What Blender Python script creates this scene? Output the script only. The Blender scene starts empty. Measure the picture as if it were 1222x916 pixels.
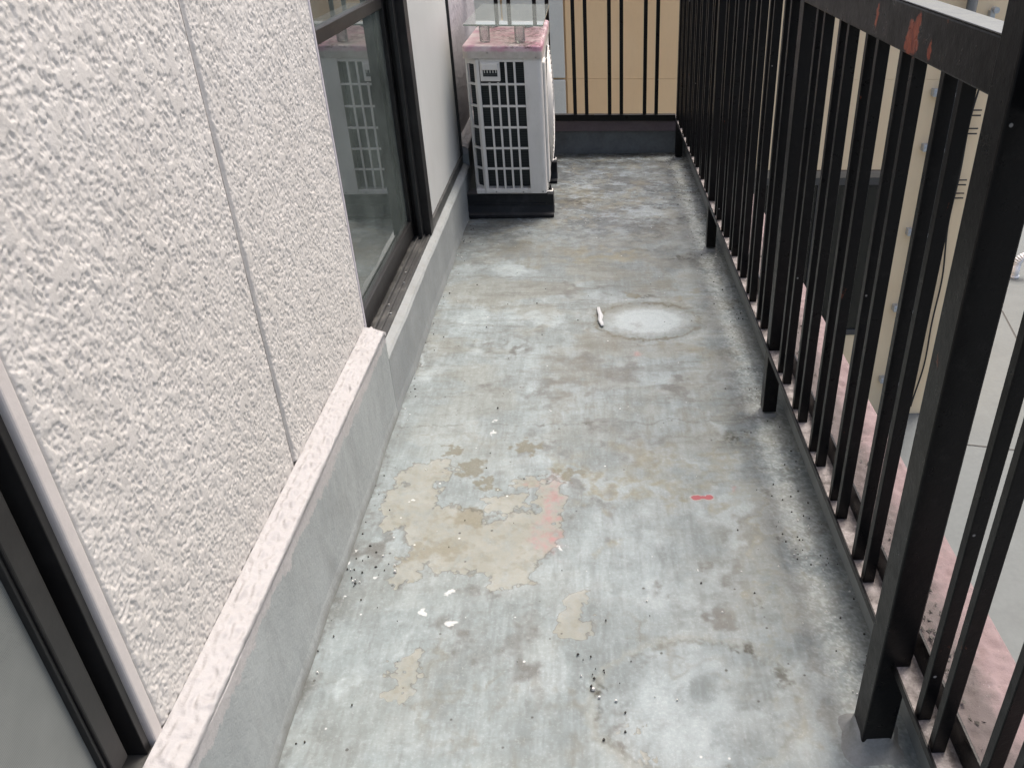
import bpy, bmesh, math, random
import numpy as np
from mathutils import Vector, Matrix

random.seed(7)
rng = np.random.default_rng(11)
S = bpy.context.scene
COL = S.collection

# ------------------------------------------------------------------ camera, sky, sun, exposure
F, CX, CY, CAM_H = 991.19, 767.6, 458.0, 1.25
ROT = np.array([[0.99804608, 0.05913756, 0.02016865],
                [-0.06114815, 0.8581072, 0.50981656],
                [0.01284244, -0.5100537, 0.86004668]])      # columns: right, forward, up
cd = bpy.data.cameras.new('camera'); cam = bpy.data.objects.new('camera', cd); COL.objects.link(cam)
cd.sensor_width = 36.0; cd.lens = F / 1222 * 36; cd.shift_x = -(CX - 611) / 1222
cd.clip_start = 0.02; cd.clip_end = 500
m = Matrix.Identity(4)
for i in range(3):
    m[i][0] = ROT[i, 0]; m[i][1] = ROT[i, 2]; m[i][2] = -ROT[i, 1]
m[2][3] = CAM_H
cam.matrix_world = m
S.camera = cam

SUN_EL, SUN_AZ = math.radians(63), math.radians(40)         # azimuth clockwise from +y
w = bpy.data.worlds.new('World'); S.world = w; w.use_nodes = True
wn = w.node_tree.nodes; wl = w.node_tree.links
sky = wn.new('ShaderNodeTexSky'); sky.sky_type = 'NISHITA'; sky.sun_disc = False
sky.sun_elevation = SUN_EL; sky.sun_rotation = SUN_AZ; sky.dust_density = 6.5; sky.air_density = 0.9; sky.ozone_density = 0.9
wl.new(sky.outputs[0], wn['Background'].inputs[0]); wn['Background'].inputs[1].default_value = 0.15
sd = bpy.data.lights.new('sun', 'SUN'); sun = bpy.data.objects.new('sun', sd); COL.objects.link(sun)
sd.energy = 1.15; sd.angle = math.radians(18); sd.color = (1.0, 0.97, 0.93)
dirv = Vector((math.sin(SUN_AZ) * math.cos(SUN_EL), math.cos(SUN_AZ) * math.cos(SUN_EL), math.sin(SUN_EL)))
sun.rotation_euler = dirv.to_track_quat('Z', 'Y').to_euler()
S.view_settings.view_transform = 'Standard'; S.view_settings.look = 'None'
S.view_settings.exposure = 0.95; S.view_settings.gamma = 1.0

S.render.engine = 'CYCLES'
S.cycles.max_bounces = 6; S.cycles.diffuse_bounces = 3; S.cycles.glossy_bounces = 3; S.cycles.transmission_bounces = 4; S.cycles.transparent_max_bounces = 12

def fl(u, v, z=0.0):
    """point of the horizontal plane z seen at photo position u, v"""
    d = ROT @ np.array([(u - CX) / F, 1, -(v - CY) / F])
    t = (z - CAM_H) / d[2]
    return (d[0] * t, d[1] * t)

# ------------------------------------------------------------------ node helpers
class NT:
    def __init__(s, name):
        s.m = bpy.data.materials.new(name); s.m.use_nodes = True
        s.t = s.m.node_tree; s.b = s.t.nodes['Principled BSDF']
        s._c = None
    def link(s, a, b): s.t.links.new(a, b)
    def put(s, inp, v):
        if isinstance(v, bpy.types.NodeSocket): s.link(v, inp)
        elif v is not None: inp.default_value = v
    def node(s, ty, **kw):
        n = s.t.nodes.new(ty)
        for k, v in kw.items(): setattr(n, k, v)
        return n
    @property
    def pos(s):
        if s._c is None: s._c = s.node('ShaderNodeNewGeometry').outputs['Position']
        return s._c
    def obj(s): return s.node('ShaderNodeTexCoord').outputs['Object']
    def rnd(s): return s.node('ShaderNodeObjectInfo').outputs['Random']
    def noise(s, scale, detail=4, rough=.55, vec=None, col=False, dist=0):
        n = s.node('ShaderNodeTexNoise'); n.inputs['Scale'].default_value = scale
        n.inputs['Detail'].default_value = detail; n.inputs['Roughness'].default_value = rough
        n.inputs['Distortion'].default_value = dist
        s.link(vec or s.pos, n.inputs['Vector'])
        return n.outputs['Color' if col else 0]
    def voro(s, scale, vec=None, out='Distance', rand=1, feature='F1'):
        n = s.node('ShaderNodeTexVoronoi'); n.feature = feature
        n.inputs['Scale'].default_value = scale; n.inputs['Randomness'].default_value = rand
        s.link(vec or s.pos, n.inputs['Vector']); return n.outputs[out]
    def math(s, op, a, b=None, clamp=False):
        n = s.node('ShaderNodeMath', operation=op, use_clamp=clamp); s.put(n.inputs[0], a); s.put(n.inputs[1], b); return n.outputs[0]
    def mul(s, a, b): return s.math('MULTIPLY', a, b)
    def vm(s, op, a, b=None):
        n = s.node('ShaderNodeVectorMath', operation=op); s.put(n.inputs[0], a); s.put(n.inputs[1], b)
        return n.outputs['Value' if op == 'LENGTH' else 0]
    def vscale(s, a, k):
        n = s.node('ShaderNodeVectorMath', operation='SCALE'); s.put(n.inputs[0], a); n.inputs['Scale'].default_value = k; return n.outputs[0]
    def mp(s, v, a, b, c=0.0, d=1.0, smooth=False):
        n = s.node('ShaderNodeMapRange'); n.clamp = True
        if smooth: n.interpolation_type = 'SMOOTHSTEP'
        s.put(n.inputs[0], v); 
        for i, q in enumerate((a, b, c, d)): n.inputs[1 + i].default_value = q
        return n.outputs[0]
    def mix(s, f, a, b, mode='MIX'):
        n = s.node('ShaderNodeMix', data_type='RGBA', blend_type=mode)
        c4 = lambda q: q if isinstance(q, bpy.types.NodeSocket) or q is None else (q[0], q[1], q[2], 1)
        s.put(n.inputs[0], f); s.put(n.inputs[6], c4(a)); s.put(n.inputs[7], c4(b)); return n.outputs[2]
    def mapv(s, vec, loc=(0, 0, 0), rot=(0, 0, 0), scale=(1, 1, 1), ty='POINT'):
        n = s.node('ShaderNodeMapping', vector_type=ty); s.link(vec, n.inputs['Vector'])
        n.inputs['Location'].default_value = loc; n.inputs['Rotation'].default_value = rot; n.inputs['Scale'].default_value = scale
        return n.outputs[0]
    def sep(s, vec):
        n = s.node('ShaderNodeSeparateXYZ'); s.link(vec, n.inputs[0]); return n.outputs
    def bump(s, h, strength=.5, dist=.002, prev=None):
        n = s.node('ShaderNodeBump'); n.inputs['Strength'].default_value = strength; n.inputs['Distance'].default_value = dist
        s.link(h, n.inputs['Height'])
        if prev is not None: s.link(prev, n.inputs['Normal'])
        return n.outputs[0]
    def done(s, color=None, rough=.6, normal=None, metal=0, spec=.5):
        s.put(s.b.inputs['Base Color'], color if isinstance(color, bpy.types.NodeSocket) or color is None else (*color, 1))
        s.put(s.b.inputs['Roughness'], rough); s.put(s.b.inputs['Metallic'], metal)
        s.b.inputs['Specular IOR Level'].default_value = spec
        if normal is not None: s.link(normal, s.b.inputs['Normal'])
        return s.m
    # union of warped ellipses: list of (u, v, rx, ry) in photo units lying on the plane z
    def blobs(s, vec, lst, z=0.0):
        acc = None
        for q in lst:
            u, v, rx, ry = q[:4]; rot = math.radians(q[4]) if len(q) > 4 else 0
            cx, cy = fl(u, v, z)
            a = abs(fl(u + rx, v, z)[0] - fl(u - rx, v, z)[0]) / 2
            b = abs(fl(u, v - ry, z)[1] - fl(u, v + ry, z)[1]) / 2
            d = s.vm('LENGTH', s.mapv(vec, (cx, cy, z), (0, 0, rot), (a, b, 1), 'TEXTURE'))
            acc = d if acc is None else s.math('MINIMUM', acc, d)
        return acc

M = {}
def simple(name, col, rough=.5, var=.12, scale=25, bump=0, bscale=200, metal=0, spec=.5, dirt=None):
    n = NT(name)
    a = n.noise(scale, 5, .6); b = n.noise(scale * 7, 3, .6)
    f = n.math('ADD', n.mul(n.mp(a, .3, .7), .65), n.mul(n.mp(b, .3, .7), .35))
    c = n.mix(f, tuple(x * (1 - var) for x in col), tuple(min(1, x * (1 + var)) for x in col))
    if dirt:
        c = n.mix(n.mul(n.mp(n.noise(scale * .6, 6, .65), .5, .72), dirt[1]), c, dirt[0])
    nm = n.bump(n.noise(bscale, 4, .6), bump, .002) if bump else None
    M[name] = n.done(c, n.mp(a, .2, .8, rough * .85, min(1, rough * 1.15)), nm, metal, spec); return M[name]

# ---- floor: stains live on the mesh as a colour attribute and outline fields, the shader adds grain, pits and crisp edges
n = NT('floor_concrete'); P = n.pos
c = n.node('ShaderNodeAttribute', attribute_name='floor_tint').outputs['Color']
fine = n.noise(170, 4, .75)
c = n.mix(n.mp(fine, .40, .72, 0, .30), c, (.17, .175, .165)); c = n.mix(n.mp(fine, .46, .25, 0, .22), c, (.55, .57, .56))
jit = n.mul(n.math('SUBTRACT', n.noise(75, 5, .8), .5), .42)
fld = lambda a: n.math('ADD', n.node('ShaderNodeAttribute', attribute_name=a).outputs['Fac'], jit)
pd = fld('peeled')
pc = n.node('ShaderNodeAttribute', attribute_name='mortar_tint').outputs['Color']
pc = n.mix(n.mp(fine, .42, .7, 0, .4), pc, (.24, .22, .175))
c = n.mix(n.mp(n.math('ABSOLUTE', n.math('SUBTRACT', pd, 1.0)), .10, 0, 0, .75), c, (.11, .105, .085))
c = n.mix(n.mul(n.mp(pd, 1.0, .93), n.mp(n.noise(38, 4, .7), .30, .52, .45, .95)), c, pc)
c = n.mix(n.mp(fld('white_paint'), .95, .5, 0, .7), c, (.58, .59, .575))
rd = fld('red_paint'); c = n.mix(n.mp(rd, 1.6, 1.1, 0, .3), c, (.50, .40, .38)); c = n.mix(n.mp(rd, 1.05, .9, 0, .95), c, (.30, .065, .075))
vn = n.node('ShaderNodeTexVoronoi'); vn.inputs['Scale'].default_value = 42; n.link(P, vn.inputs['Vector']); vc = n.sep(vn.outputs['Color'])
pit = n.mul(n.mp(vn.outputs['Distance'], .15, .09), n.math('GREATER_THAN', vc[0], .90)); c = n.mix(n.mul(pit, .85), c, (.07, .068, .06))
spk = n.mul(n.mp(vn.outputs['Distance'], .13, .07), n.math('LESS_THAN', vc[0], .035)); c = n.mix(n.mul(spk, .7), c, (.66, .66, .64))
rg = n.mp(n.node('ShaderNodeAttribute', attribute_name='sheen').outputs['Fac'], 0, 1, .72, .42)
M['floor'] = n.done(c, rg, n.bump(n.math('ADD', fine, n.mul(pit, -1.5)), .4, .0016), spec=.4)

# ---- stucco
def stucco_mat(name, a, b, crev):
    n = NT(name)
    c = n.mix(n.mp(n.noise(4, 5, .6), .3, .7), a, b)
    c = n.mix(n.mul(n.mp(n.noise(9, 5, .7, n.mapv(n.pos, scale=(1, 1, .3))), .45, .75), .35), c, crev)
    M[name] = n.done(c, .62, n.bump(n.noise(240, 4, .7), .45, .0016), spec=.35)
stucco_mat('stucco', (.53, .505, .468), (.575, .55, .513), (.43, .408, .375))
stucco_mat('stucco_shaded', (.36, .345, .36), (.42, .40, .415), (.27, .26, .28))  # same stucco with the far end's bluish shade mixed into its colour
simple('caulk_cream', (.53, .49, .46), .55, .06, 30, .2, 150)
simple('caulk_lavender', (.50, .47, .49), .55, .08, 30, .2, 150)
n = NT('cap_paint')
c = n.mix(n.mp(n.noise(30, 5, .65), .3, .7), (.325, .313, .308), (.36, .348, .342)); c = n.mix(n.mul(n.mp(n.noise(60, 5, .75), .54, .72), .25), c, (.27, .258, .25)); c = n.mix(n.mul(n.mp(n.noise(6, 5, .7), .5, .7), .3), c, (.29, .275, .255))
M['cap'] = n.done(c, .5, n.bump(n.noise(150, 5, .7), .5, .003))
# cement kerb: grey coat with ragged overlap of wall paint at the top of the raised parts
n = NT('kerb_cement'); X = n.sep(n.pos)
c = n.mix(n.mp(n.noise(5, 6, .65), .3, .7), (.275, .293, .284), (.35, .371, .36))
c = n.mix(n.mul(n.mp(n.noise(16, 6, .7, n.mapv(n.pos, scale=(1, 1, .35))), .5, .75), .5), c, (.18, .185, .175))
sc = n.mp(n.noise(60, 5, .75, n.mapv(n.pos, scale=(1, .2, 1))), .6, .75); c = n.mix(n.mul(sc, .35), c, (.46, .48, .46)); c = n.mix(n.mul(n.mp(n.noise(3, 6, .7, n.mapv(n.pos, (2, 0, 0), scale=(1, 1, .4))), .5, .68), .45), c, (.20, .21, .20))
e = n.math('ADD', X[2], n.mul(n.math('SUBTRACT', n.noise(7, 6, .8), .5), .11)); e = n.math('ADD', e, n.mul(n.math('SUBTRACT', n.noise(90, 4, .7), .5), .012))
c = n.mix(n.mp(e, .224, .228), c, n.mix(n.mp(n.noise(70, 5, .7), .3, .7), (.36, .345, .33), (.44, .42, .405)))
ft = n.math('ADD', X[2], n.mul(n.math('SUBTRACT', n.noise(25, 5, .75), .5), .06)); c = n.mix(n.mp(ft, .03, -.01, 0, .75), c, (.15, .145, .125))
M['kerb'] = n.done(c, .66, n.bump(n.noise(60, 6, .75), .6, .004), spec=.35)
n = NT('ledge_cement')
c = n.mix(n.mp(n.noise(8, 6, .65), .3, .7), (.195, .207, .203), (.26, .275, .27)); c = n.mix(n.mul(n.mp(n.noise(50, 6, .75), .52, .7), .55), c, (.19, .18, .155))
M['ledge'] = n.done(c, .65, n.bump(n.noise(100, 6, .7), .4, .003), spec=.35)

# ---- metal and plastics
n = NT('rail_paint')
X = n.sep(n.pos); oo = n.obj()
c = n.mix(n.mp(n.noise(9, 5, .6), .3, .7), (.0046, .0044, .0048), (.0085, .0078, .0076))
du = n.mul(n.mp(n.noise(45, 6, .75), .55, .75), .35); c = n.mix(n.mul(du, .6), c, (.05, .046, .042))
rm = n.mp(n.noise(23, 6, .7, n.mapv(n.pos, (3.3, 0, 0), scale=(1, 1, .55))), .69, .715); c = n.mix(rm, c, (.11, .032, .017))
chip = n.mul(n.mp(n.voro(38), .11, .07), n.math('GREATER_THAN', n.sep(n.voro(38, out='Color'))[0], .93)); c = n.mix(n.mul(chip, .8), c, (.33, .31, .29))
RUSTP = [(1.236, 1.076, .026, .024), (1.222, 1.094, .011, .022), (1.248, 1.064, .015, .010), (1.166, 1.07, .007, .013), (1.405, 1.085, .006, .02)]
yz = n.vm('ADD', n.pos, n.vscale(n.vm('SUBTRACT', n.noise(45, 4, .7, col=True), (.5, .5, .5)), .035))
acc = None
for y, z, a, b in RUSTP:
    d = n.vm('LENGTH', n.mapv(yz, (.459, y, z), scale=(.03, a, b), ty='TEXTURE')); acc = d if acc is None else n.math('MINIMUM', acc, d)
rc = n.mix(n.mp(n.noise(110, 5, .75, n.mapv(n.pos, scale=(1, 1, .4))), .35, .65), (.36, .095, .042), (.13, .022, .016))
c = n.mix(n.mp(acc, 1.15, 1.02, 0, .85), c, (.012, .010, .010)); c = n.mix(n.mp(acc, 1.0, .85), c, rc)
M['rail'] = n.done(c, n.mp(n.noise(30, 5, .7), .3, .7, .24, .42), n.bump(n.math('ADD', n.noise(70, 5, .7), n.mul(rm, .6)), .3, .002), spec=.17)
n = NT('rail_dust')
c = n.mix(n.mp(n.noise(30, 6, .75), .35, .65), (.10, .088, .082), (.36, .325, .31)); c = n.mix(n.mp(n.noise(60, 5, .8), .62, .72, 0, .8), c, (.62, .58, .56))
M['rail_dust'] = n.done(c, .8, n.bump(n.noise(120, 5, .7), .5, .003), spec=.2)
simple('bronze', (.015, .014, .0135), .38, .22, 12, .1, 90, dirt=((.05, .048, .044), .3), spec=.35)
simple('bronze_black', (.012, .012, .012), .45, .2, 12)
simple('sill_track', (.042, .042, .040), .42, .25, 20, .1, 90, dirt=((.17, .165, .15), .6))
simple('aluminium', (.55, .55, .53), .4, .1, 30, 0, 100, .85)
n = NT('white_panel')
c = n.mix(n.mp(n.noise(2.2, 4, .6), .3, .7), (.42, .425, .405), (.48, .485, .465)); st = n.noise(26, 5, .7, n.mapv(n.pos, scale=(1, 1, .12))); c = n.mix(n.mul(n.mp(st, .52, .75), .3), c, (.36, .36, .335))
M['white_panel'] = n.done(c, .5, n.bump(n.noise(40, 3, .5), .08, .002))
n = NT('ac_plastic')
c = n.mix(n.mp(n.noise(5, 5, .6), .3, .7), (.60, .58, .54), (.68, .655, .615)); st = n.noise(30, 6, .7, n.mapv(n.pos, scale=(1, 1, .2))); c = n.mix(n.mul(n.mp(st, .52, .75), .35), c, (.33, .31, .265))
c = n.mix(n.mul(n.mp(n.noise(130, 4, .8), .66, .74), .7), c, (.20, .17, .13))
M['ac'] = n.done(c, .48, n.bump(n.noise(180, 3, .5), .08, .001))
n = NT('ac_top')
X = n.sep(n.pos)
c = n.mix(n.mp(n.noise(11, 5, .7), .33, .68), (.50, .20, .28), (.64, .54, .53))
up = n.sep(n.node('ShaderNodeNewGeometry').outputs['Normal'])[2]
low = n.mp(n.math('ADD', X[2], n.mul(n.math('SUBTRACT', n.noise(40, 4, .7), .5), .02)), .694, .686)
c = n.mix(n.mul(low, .85), c, n.mix(n.mp(n.noise(35, 5, .7), .3, .7), (.36, .335, .27), (.50, .48, .42)))
ru = n.mul(n.mp(n.noise(60, 6, .8), .49, .54), n.mul(n.mp(n.noise(7, 4, .6, n.mapv(n.pos, (1.7, 0, 0))), .40, .47), n.mp(X[2], .699, .703)))
ru = n.mul(ru, n.mp(n.math('ADD', n.mul(X[0], 1.0), n.mul(X[1], .35)), .86, 1.0))
c = n.mix(n.mul(ru, .9), c, (.11, .055, .045))
M['ac_top'] = n.done(c, .5, n.bump(n.noise(120, 4, .6), .2, .002))
n = NT('coil_fins')
X = n.sep(n.pos); fn = n.math('SINE', n.mul(X[2], 900.0)); c = n.mix(n.mp(fn, -1, 1), (.010, .013, .014), (.04, .048, .05))
M['fins'] = n.done(c, .5, None, .4)
simple('black_plastic', (.006, .007, .009), .5, .3, 20, .2, 120, dirt=((.05, .055, .06), .4), spec=.3)
simple('bolt_steel', (.32, .31, .29), .4, .2, 60, 0, 100, .8)
simple('galvanised', (.50, .52, .54), .35, .3, 40, .1, 90, .6)
simple('white_pvc', (.74, .75, .76), .35, .05, 20)
simple('caulk_white', (.46, .47, .475), .5, .04, 60, .3, 150)

# ---- beyond the balcony
n = NT('pink_coping'); X = n.sep(n.pos)
c = n.mix(n.mp(n.noise(9, 6, .7), .3, .7), (.185, .133, .131), (.25, .187, .184))
dd = n.mp(n.math('ADD', n.mul(n.math('SUBTRACT', n.noise(11, 6, .75), .5), .11), X[0]), .645, .605); c = n.mix(n.mul(dd, .8), c, (.075, .067, .062))
c = n.mix(n.mul(n.mp(n.noise(70, 6, .8), .56, .68), .7), c, (.12, .105, .095))
c = n.mix(n.mp(n.noise(90, 5, .8, n.mapv(n.pos, (2, 2, 2))), .66, .73, 0, .5), c, (.62, .58, .56))
M['coping'] = n.done(c, .75, n.bump(n.noise(60, 6, .75), .6, .004), spec=.25)
simple('purple_fascia', (.115, .088, .098), .5, .25, 10, .2, 80, dirt=((.17, .15, .155), .5))
simple('fascia_edge', (.33, .29, .29), .6, .15, 20, .2, 80)
def siding(name, a, b, bs, bstr):
    n = NT(name); r = n.rnd()
    c = n.mix(n.mp(n.noise(1.6, 5, .6), .3, .7), a, b); c = n.mix(n.mul(n.mp(n.noise(40, 5, .7, n.mapv(n.pos, scale=(1, 1, .3))), .5, .8), .18), c, tuple(x * .75 for x in a))
    M[name] = n.done(c, .7, n.bump(n.noise(bs, 5, .65), bstr, .004), spec=.3)
siding('beige_siding', (.82, .54, .285), (.86, .60, .335), 60, .12)
siding('paler_siding', (.84, .635, .395), (.88, .685, .44), 60, .12)  # paler tone for the right-hand panels of the same wall
siding('grey_siding', (.62, .60, .52), (.70, .68, .60), 38, 1.0)
simple('ground_concrete', (.150, .160, .153), .8, .14, 3.0, .3, 40, dirt=((.12, .126, .12), .5), spec=.25)
simple('dark_frame', (.06, .057, .053), .45, .15, 8)
simple('trim_brown', (.22, .19, .15), .5, .15, 8)
simple('pipe_dark', (.07, .075, .07), .45, .2, 12)
simple('cable_black', (.015, .015, .015), .5, .1, 20)
simple('room_wall', (.36, .36, .32), .8, .1, 2)
simple('room_floor', (.22, .14, .09), .5, .2, 6)
simple('curtain', (.42, .41, .36), .8, .1, 5)
simple('debris_dark', (.05, .045, .038), .8, .4, 80)
simple('debris_pale', (.62, .61, .58), .7, .2, 80)
simple('eave_board', (.45, .43, .40), .7, .1, 5)

def glass_mat(name, tint, ior=1.5, gain=1.0, rough=.0, film=None):
    n = NT(name); t = n.t; t.nodes.remove(n.b)
    out = [q for q in t.nodes if q.type == 'OUTPUT_MATERIAL'][0]
    tr = n.node('ShaderNodeBsdfTransparent'); tr.inputs[0].default_value = (*tint, 1)
    gl = n.node('ShaderNodeBsdfGlossy'); gl.inputs['Roughness'].default_value = rough
    fr = n.node('ShaderNodeFresnel'); fr.inputs[0].default_value = ior
    mx = n.node('ShaderNodeMixShader'); n.link(n.math('MULTIPLY', fr.outputs[0], gain, clamp=True), mx.inputs[0])
    n.link(tr.outputs[0], mx.inputs[1]); n.link(gl.outputs[0], mx.inputs[2]); s = mx.outputs[0]
    if film:  # pale diffuse layer painting haze and reflected brightness onto the glass
        df = n.node('ShaderNodeBsdfDiffuse'); df.inputs[0].default_value = (*film[0], 1)
        m2 = n.node('ShaderNodeMixShader'); n.link(n.mp(n.noise(film[2], 5, .7), .3, .8, film[1] * .3, film[1]), m2.inputs[0])
        n.link(s, m2.inputs[1]); n.link(df.outputs[0], m2.inputs[2]); s = m2.outputs[0]
    n.link(s, out.inputs[0]); M[name] = n.m
glass_mat('window_glass', (.76, .84, .80), 1.52, 1.8, film=((.45, .52, .48), .17, 6))
glass_mat('dark_glass', (.25, .30, .28), 1.5, 1.2)
glass_mat('plate_glass', (.86, .92, .89), 1.5, 1.6, .02, film=((.40, .43, .41), .34, 25))  # its pale layer stands for the sky reflected in the sheet
glass_mat('jar_glass', (.97, .98, .97), 1.3, .8, .03, film=((.8, .78, .78), .30, 40))
n = NT('insect_mesh'); t = n.t
out = [q for q in t.nodes if q.type == 'OUTPUT_MATERIAL'][0]
X = n.sep(n.pos)
g = n.math('MAXIMUM', n.math('SINE', n.mul(X[1], 3500.0)), n.math('SINE', n.mul(X[2], 3500.0)))
c = n.mix(n.mp(n.noise(6, 4, .6), .3, .7), (.15, .16, .15), (.21, .22, .205)); n.done(c, .7)
tr = n.node('ShaderNodeBsdfTransparent'); mx = n.node('ShaderNodeMixShader')
n.link(n.mp(g, -.4, .4, .62, .95), mx.inputs[0]); n.link(tr.outputs[0], mx.inputs[1]); n.link(n.b.outputs[0], mx.inputs[2]); n.link(mx.outputs[0], out.inputs[0])
M['mesh'] = n.m

# ------------------------------------------------------------------ mesh helpers
def mesh(name, bm_or_data, mat, parent=None, smooth=False):
    if isinstance(bm_or_data, bmesh.types.BMesh):
        me = bpy.data.meshes.new(name); bm_or_data.to_mesh(me); bm_or_data.free()
    else: me = bm_or_data
    if mat and not me.materials: me.materials.append(M[mat])
    if smooth: me.polygons.foreach_set('use_smooth', [True] * len(me.polygons))
    o = bpy.data.objects.new(name, me); COL.objects.link(o)
    if parent: o.parent = parent
    return o
def root(name, label, cat, loc=(0, 0, 0), group=None, rz=0):
    o = bpy.data.objects.new(name, None); COL.objects.link(o); o.location = loc; o.rotation_euler = (0, 0, rz)
    o.empty_display_size = .05
    return tag(o, label, cat, group)
def tag(o, label, cat, group=None):
    o['label'] = label; o['category'] = cat
    if group: o['group'] = group
    return o
def abox(bm, x0, x1, y0, y1, z0, z1, bev=0, seg=2):
    r = bmesh.ops.create_cube(bm, size=1); vs = r['verts']
    for v in vs:
        v.co.x = x0 if v.co.x < 0 else x1; v.co.y = y0 if v.co.y < 0 else y1; v.co.z = z0 if v.co.z < 0 else z1
    if bev:
        es = list({e for v in vs for e in v.link_edges})
        bmesh.ops.bevel(bm, geom=es, offset=bev, segments=seg, profile=.5, affect='EDGES')
def base(p):
    q = Vector((0, 0, 0))
    while p is not None: q += Vector(p.location); p = p.parent
    return q
def box(name, x0, x1, y0, y1, z0, z1, mat, parent=None, bev=.0015, seg=2):
    """box given in scene coordinates, stored relative to its parent"""
    bm = bmesh.new(); abox(bm, x0, x1, y0, y1, z0, z1, bev, seg)
    bmesh.ops.translate(bm, verts=bm.verts, vec=-base(parent))
    return mesh(name, bm, mat, parent)
def struct(o): o['kind'] = 'structure'; return o
def cyl(bm, p0, p1, r0, r1=None, seg=16, caps=True):
    p0, p1 = Vector(p0), Vector(p1); d = p1 - p0; r1 = r0 if r1 is None else r1
    mt = Matrix.Translation((p0 + p1) / 2) @ d.to_track_quat('Z', 'Y').to_matrix().to_4x4()
    bmesh.ops.create_cone(bm, cap_ends=caps, segments=seg, radius1=r0, radius2=r1, depth=d.length, matrix=mt)
def grid_mesh(name, ny, nz, pts):
    """pts (ny, nz, 3) to a quad grid"""
    me = bpy.data.meshes.new(name)
    idx = np.arange(ny * nz).reshape(ny, nz)
    q = np.stack([idx[:-1, :-1], idx[1:, :-1], idx[1:, 1:], idx[:-1, 1:]], -1).reshape(-1, 4)
    me.vertices.add(ny * nz); me.vertices.foreach_set('co', pts.reshape(-1).astype(np.float32))
    me.loops.add(q.size); me.loops.foreach_set('vertex_index', q.reshape(-1).astype(np.int32))
    me.polygons.add(len(q)); me.polygons.foreach_set('loop_start', (np.arange(len(q)) * 4).astype(np.int32))
    me.polygons.foreach_set('use_smooth', np.ones(len(q), bool))
    me.update(calc_edges=True); me.validate(); return me
def band_noise(ny, nz, step, lam, aniso=1.0, shear=0.0):
    """band-limited noise with wavelength lam (m), unit variance"""
    a = rng.standard_normal((ny, nz)); Fk = np.fft.fft2(a)
    ky = np.fft.fftfreq(ny, step)[:, None]; kz = np.fft.fftfreq(nz, step)[None, :]
    k = np.sqrt((ky + shear * kz) ** 2 + (kz * aniso) ** 2); k0 = 1 / lam
    G = np.exp(-((k - k0) / (k0 * .55)) ** 2)
    o = np.real(np.fft.ifft2(Fk * G)); return o / o.std()
sst = lambda x, a, b: (lambda t: t * t * (3 - 2 * t))(np.clip((x - a) / (b - a), 0, 1))
def stucco(y0, y1, z0, z1, step, x, amp=1.0, edge=.010):
    ny = int((y1 - y0) / step) + 1; nz = int((z1 - z0) / step) + 1
    Y = np.linspace(y0, y1, ny)[:, None] * np.ones((1, nz)); Zz = np.linspace(z0, z1, nz)[None, :] * np.ones((ny, 1))
    A = np.fft.fft2(rng.standard_normal((ny, nz))); ky = np.fft.fftfreq(ny, step)[:, None]; kz = np.fft.fftfreq(nz, step)[None, :]
    k = np.sqrt((ky - .15 * kz) ** 2 + (kz * 1.35) ** 2) + 1e-6
    def fr(k0, beta):
        G = np.where(k < k0, (k / k0) ** 2, (k0 / k) ** beta) * np.exp(-(k / 240) ** 2)
        o = np.real(np.fft.ifft2(np.fft.fft2(rng.standard_normal((ny, nz))) * G)); return o / o.std()
    f, e, d = fr(25, 1.2), fr(95, .95), fr(7, 1.2)
    e = e + .35 * f + .25 * d
    P_ = sst(f + .35 * d, .22, .32)
    g = .0015 * sst(e, -.80, -.50) + .0008 * sst(e, .25, .45) + .00018 * e
    h = P_ * (.0029 + .00005 * e) + (1 - P_) * g * .9
    h *= amp * .58 * (.70 + .45 * sst(d, -1.2, 1.2))
    m = np.minimum(Y - y0, y1 - Y); k = sst(m, 0, edge)
    h = h * k - .004 * (1 - sst(m, 0, edge * .6))
    return grid_mesh('stucco', ny, nz, np.stack([np.full_like(Y, x) + h, Y, Zz], -1))

# ------------------------------------------------------------------ floor and ground
FLOOR_GAIN = np.array([.578, .618, .624])
XW, XK = -.585, -.540
Y_NEAR, Y_WIN, Y_PAN, Y_FAR, Y_END = .735, 1.965, 2.89, 3.755, 4.62
ST = .0032
ya = np.arange(-.15, Y_END + .05, ST); xa = np.arange(.56, -.60, -ST); ny, nx = len(ya), len(xa)
yy = ya[:, None] * np.ones((1, nx)); xx = xa[None, :] * np.ones((ny, 1))
KY = np.fft.fftfreq(ny, ST)[:, None]; KX = np.fft.fftfreq(nx, ST)[None, :]
def frac(lam, beta=1.6, ay=1.0, ax=1.0, seed=0):
    """fractal noise: largest feature lam metres, ay/ax > 1 shortens the features along that axis"""
    g = np.random.default_rng(seed); k = np.sqrt((KY / ay) ** 2 + (KX / ax) ** 2) + 1e-6; k0 = 1 / lam
    G = np.where(k < k0, (k / k0) ** 1.0, (k0 / k) ** beta); o = np.real(np.fft.ifft2(np.fft.fft2(g.standard_normal((ny, nx))) * G)); return (o - o.mean()) / o.std()
WOB = {}
for k_, amps in (('W', ((.16, .006), (.06, .008), (.025, .004))), ('S', ((.05, .0035), (.018, .002))), ('N', ((.03, .0007), (.012, .0005))), ('B', ((.30, .035), (.12, .03), (.05, .012)))):
    WOB[k_] = [sum(a * frac(l, 2.0, seed=31 + int(l * 1000) + q) for l, a in amps) for q in (0, 7)]
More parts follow.
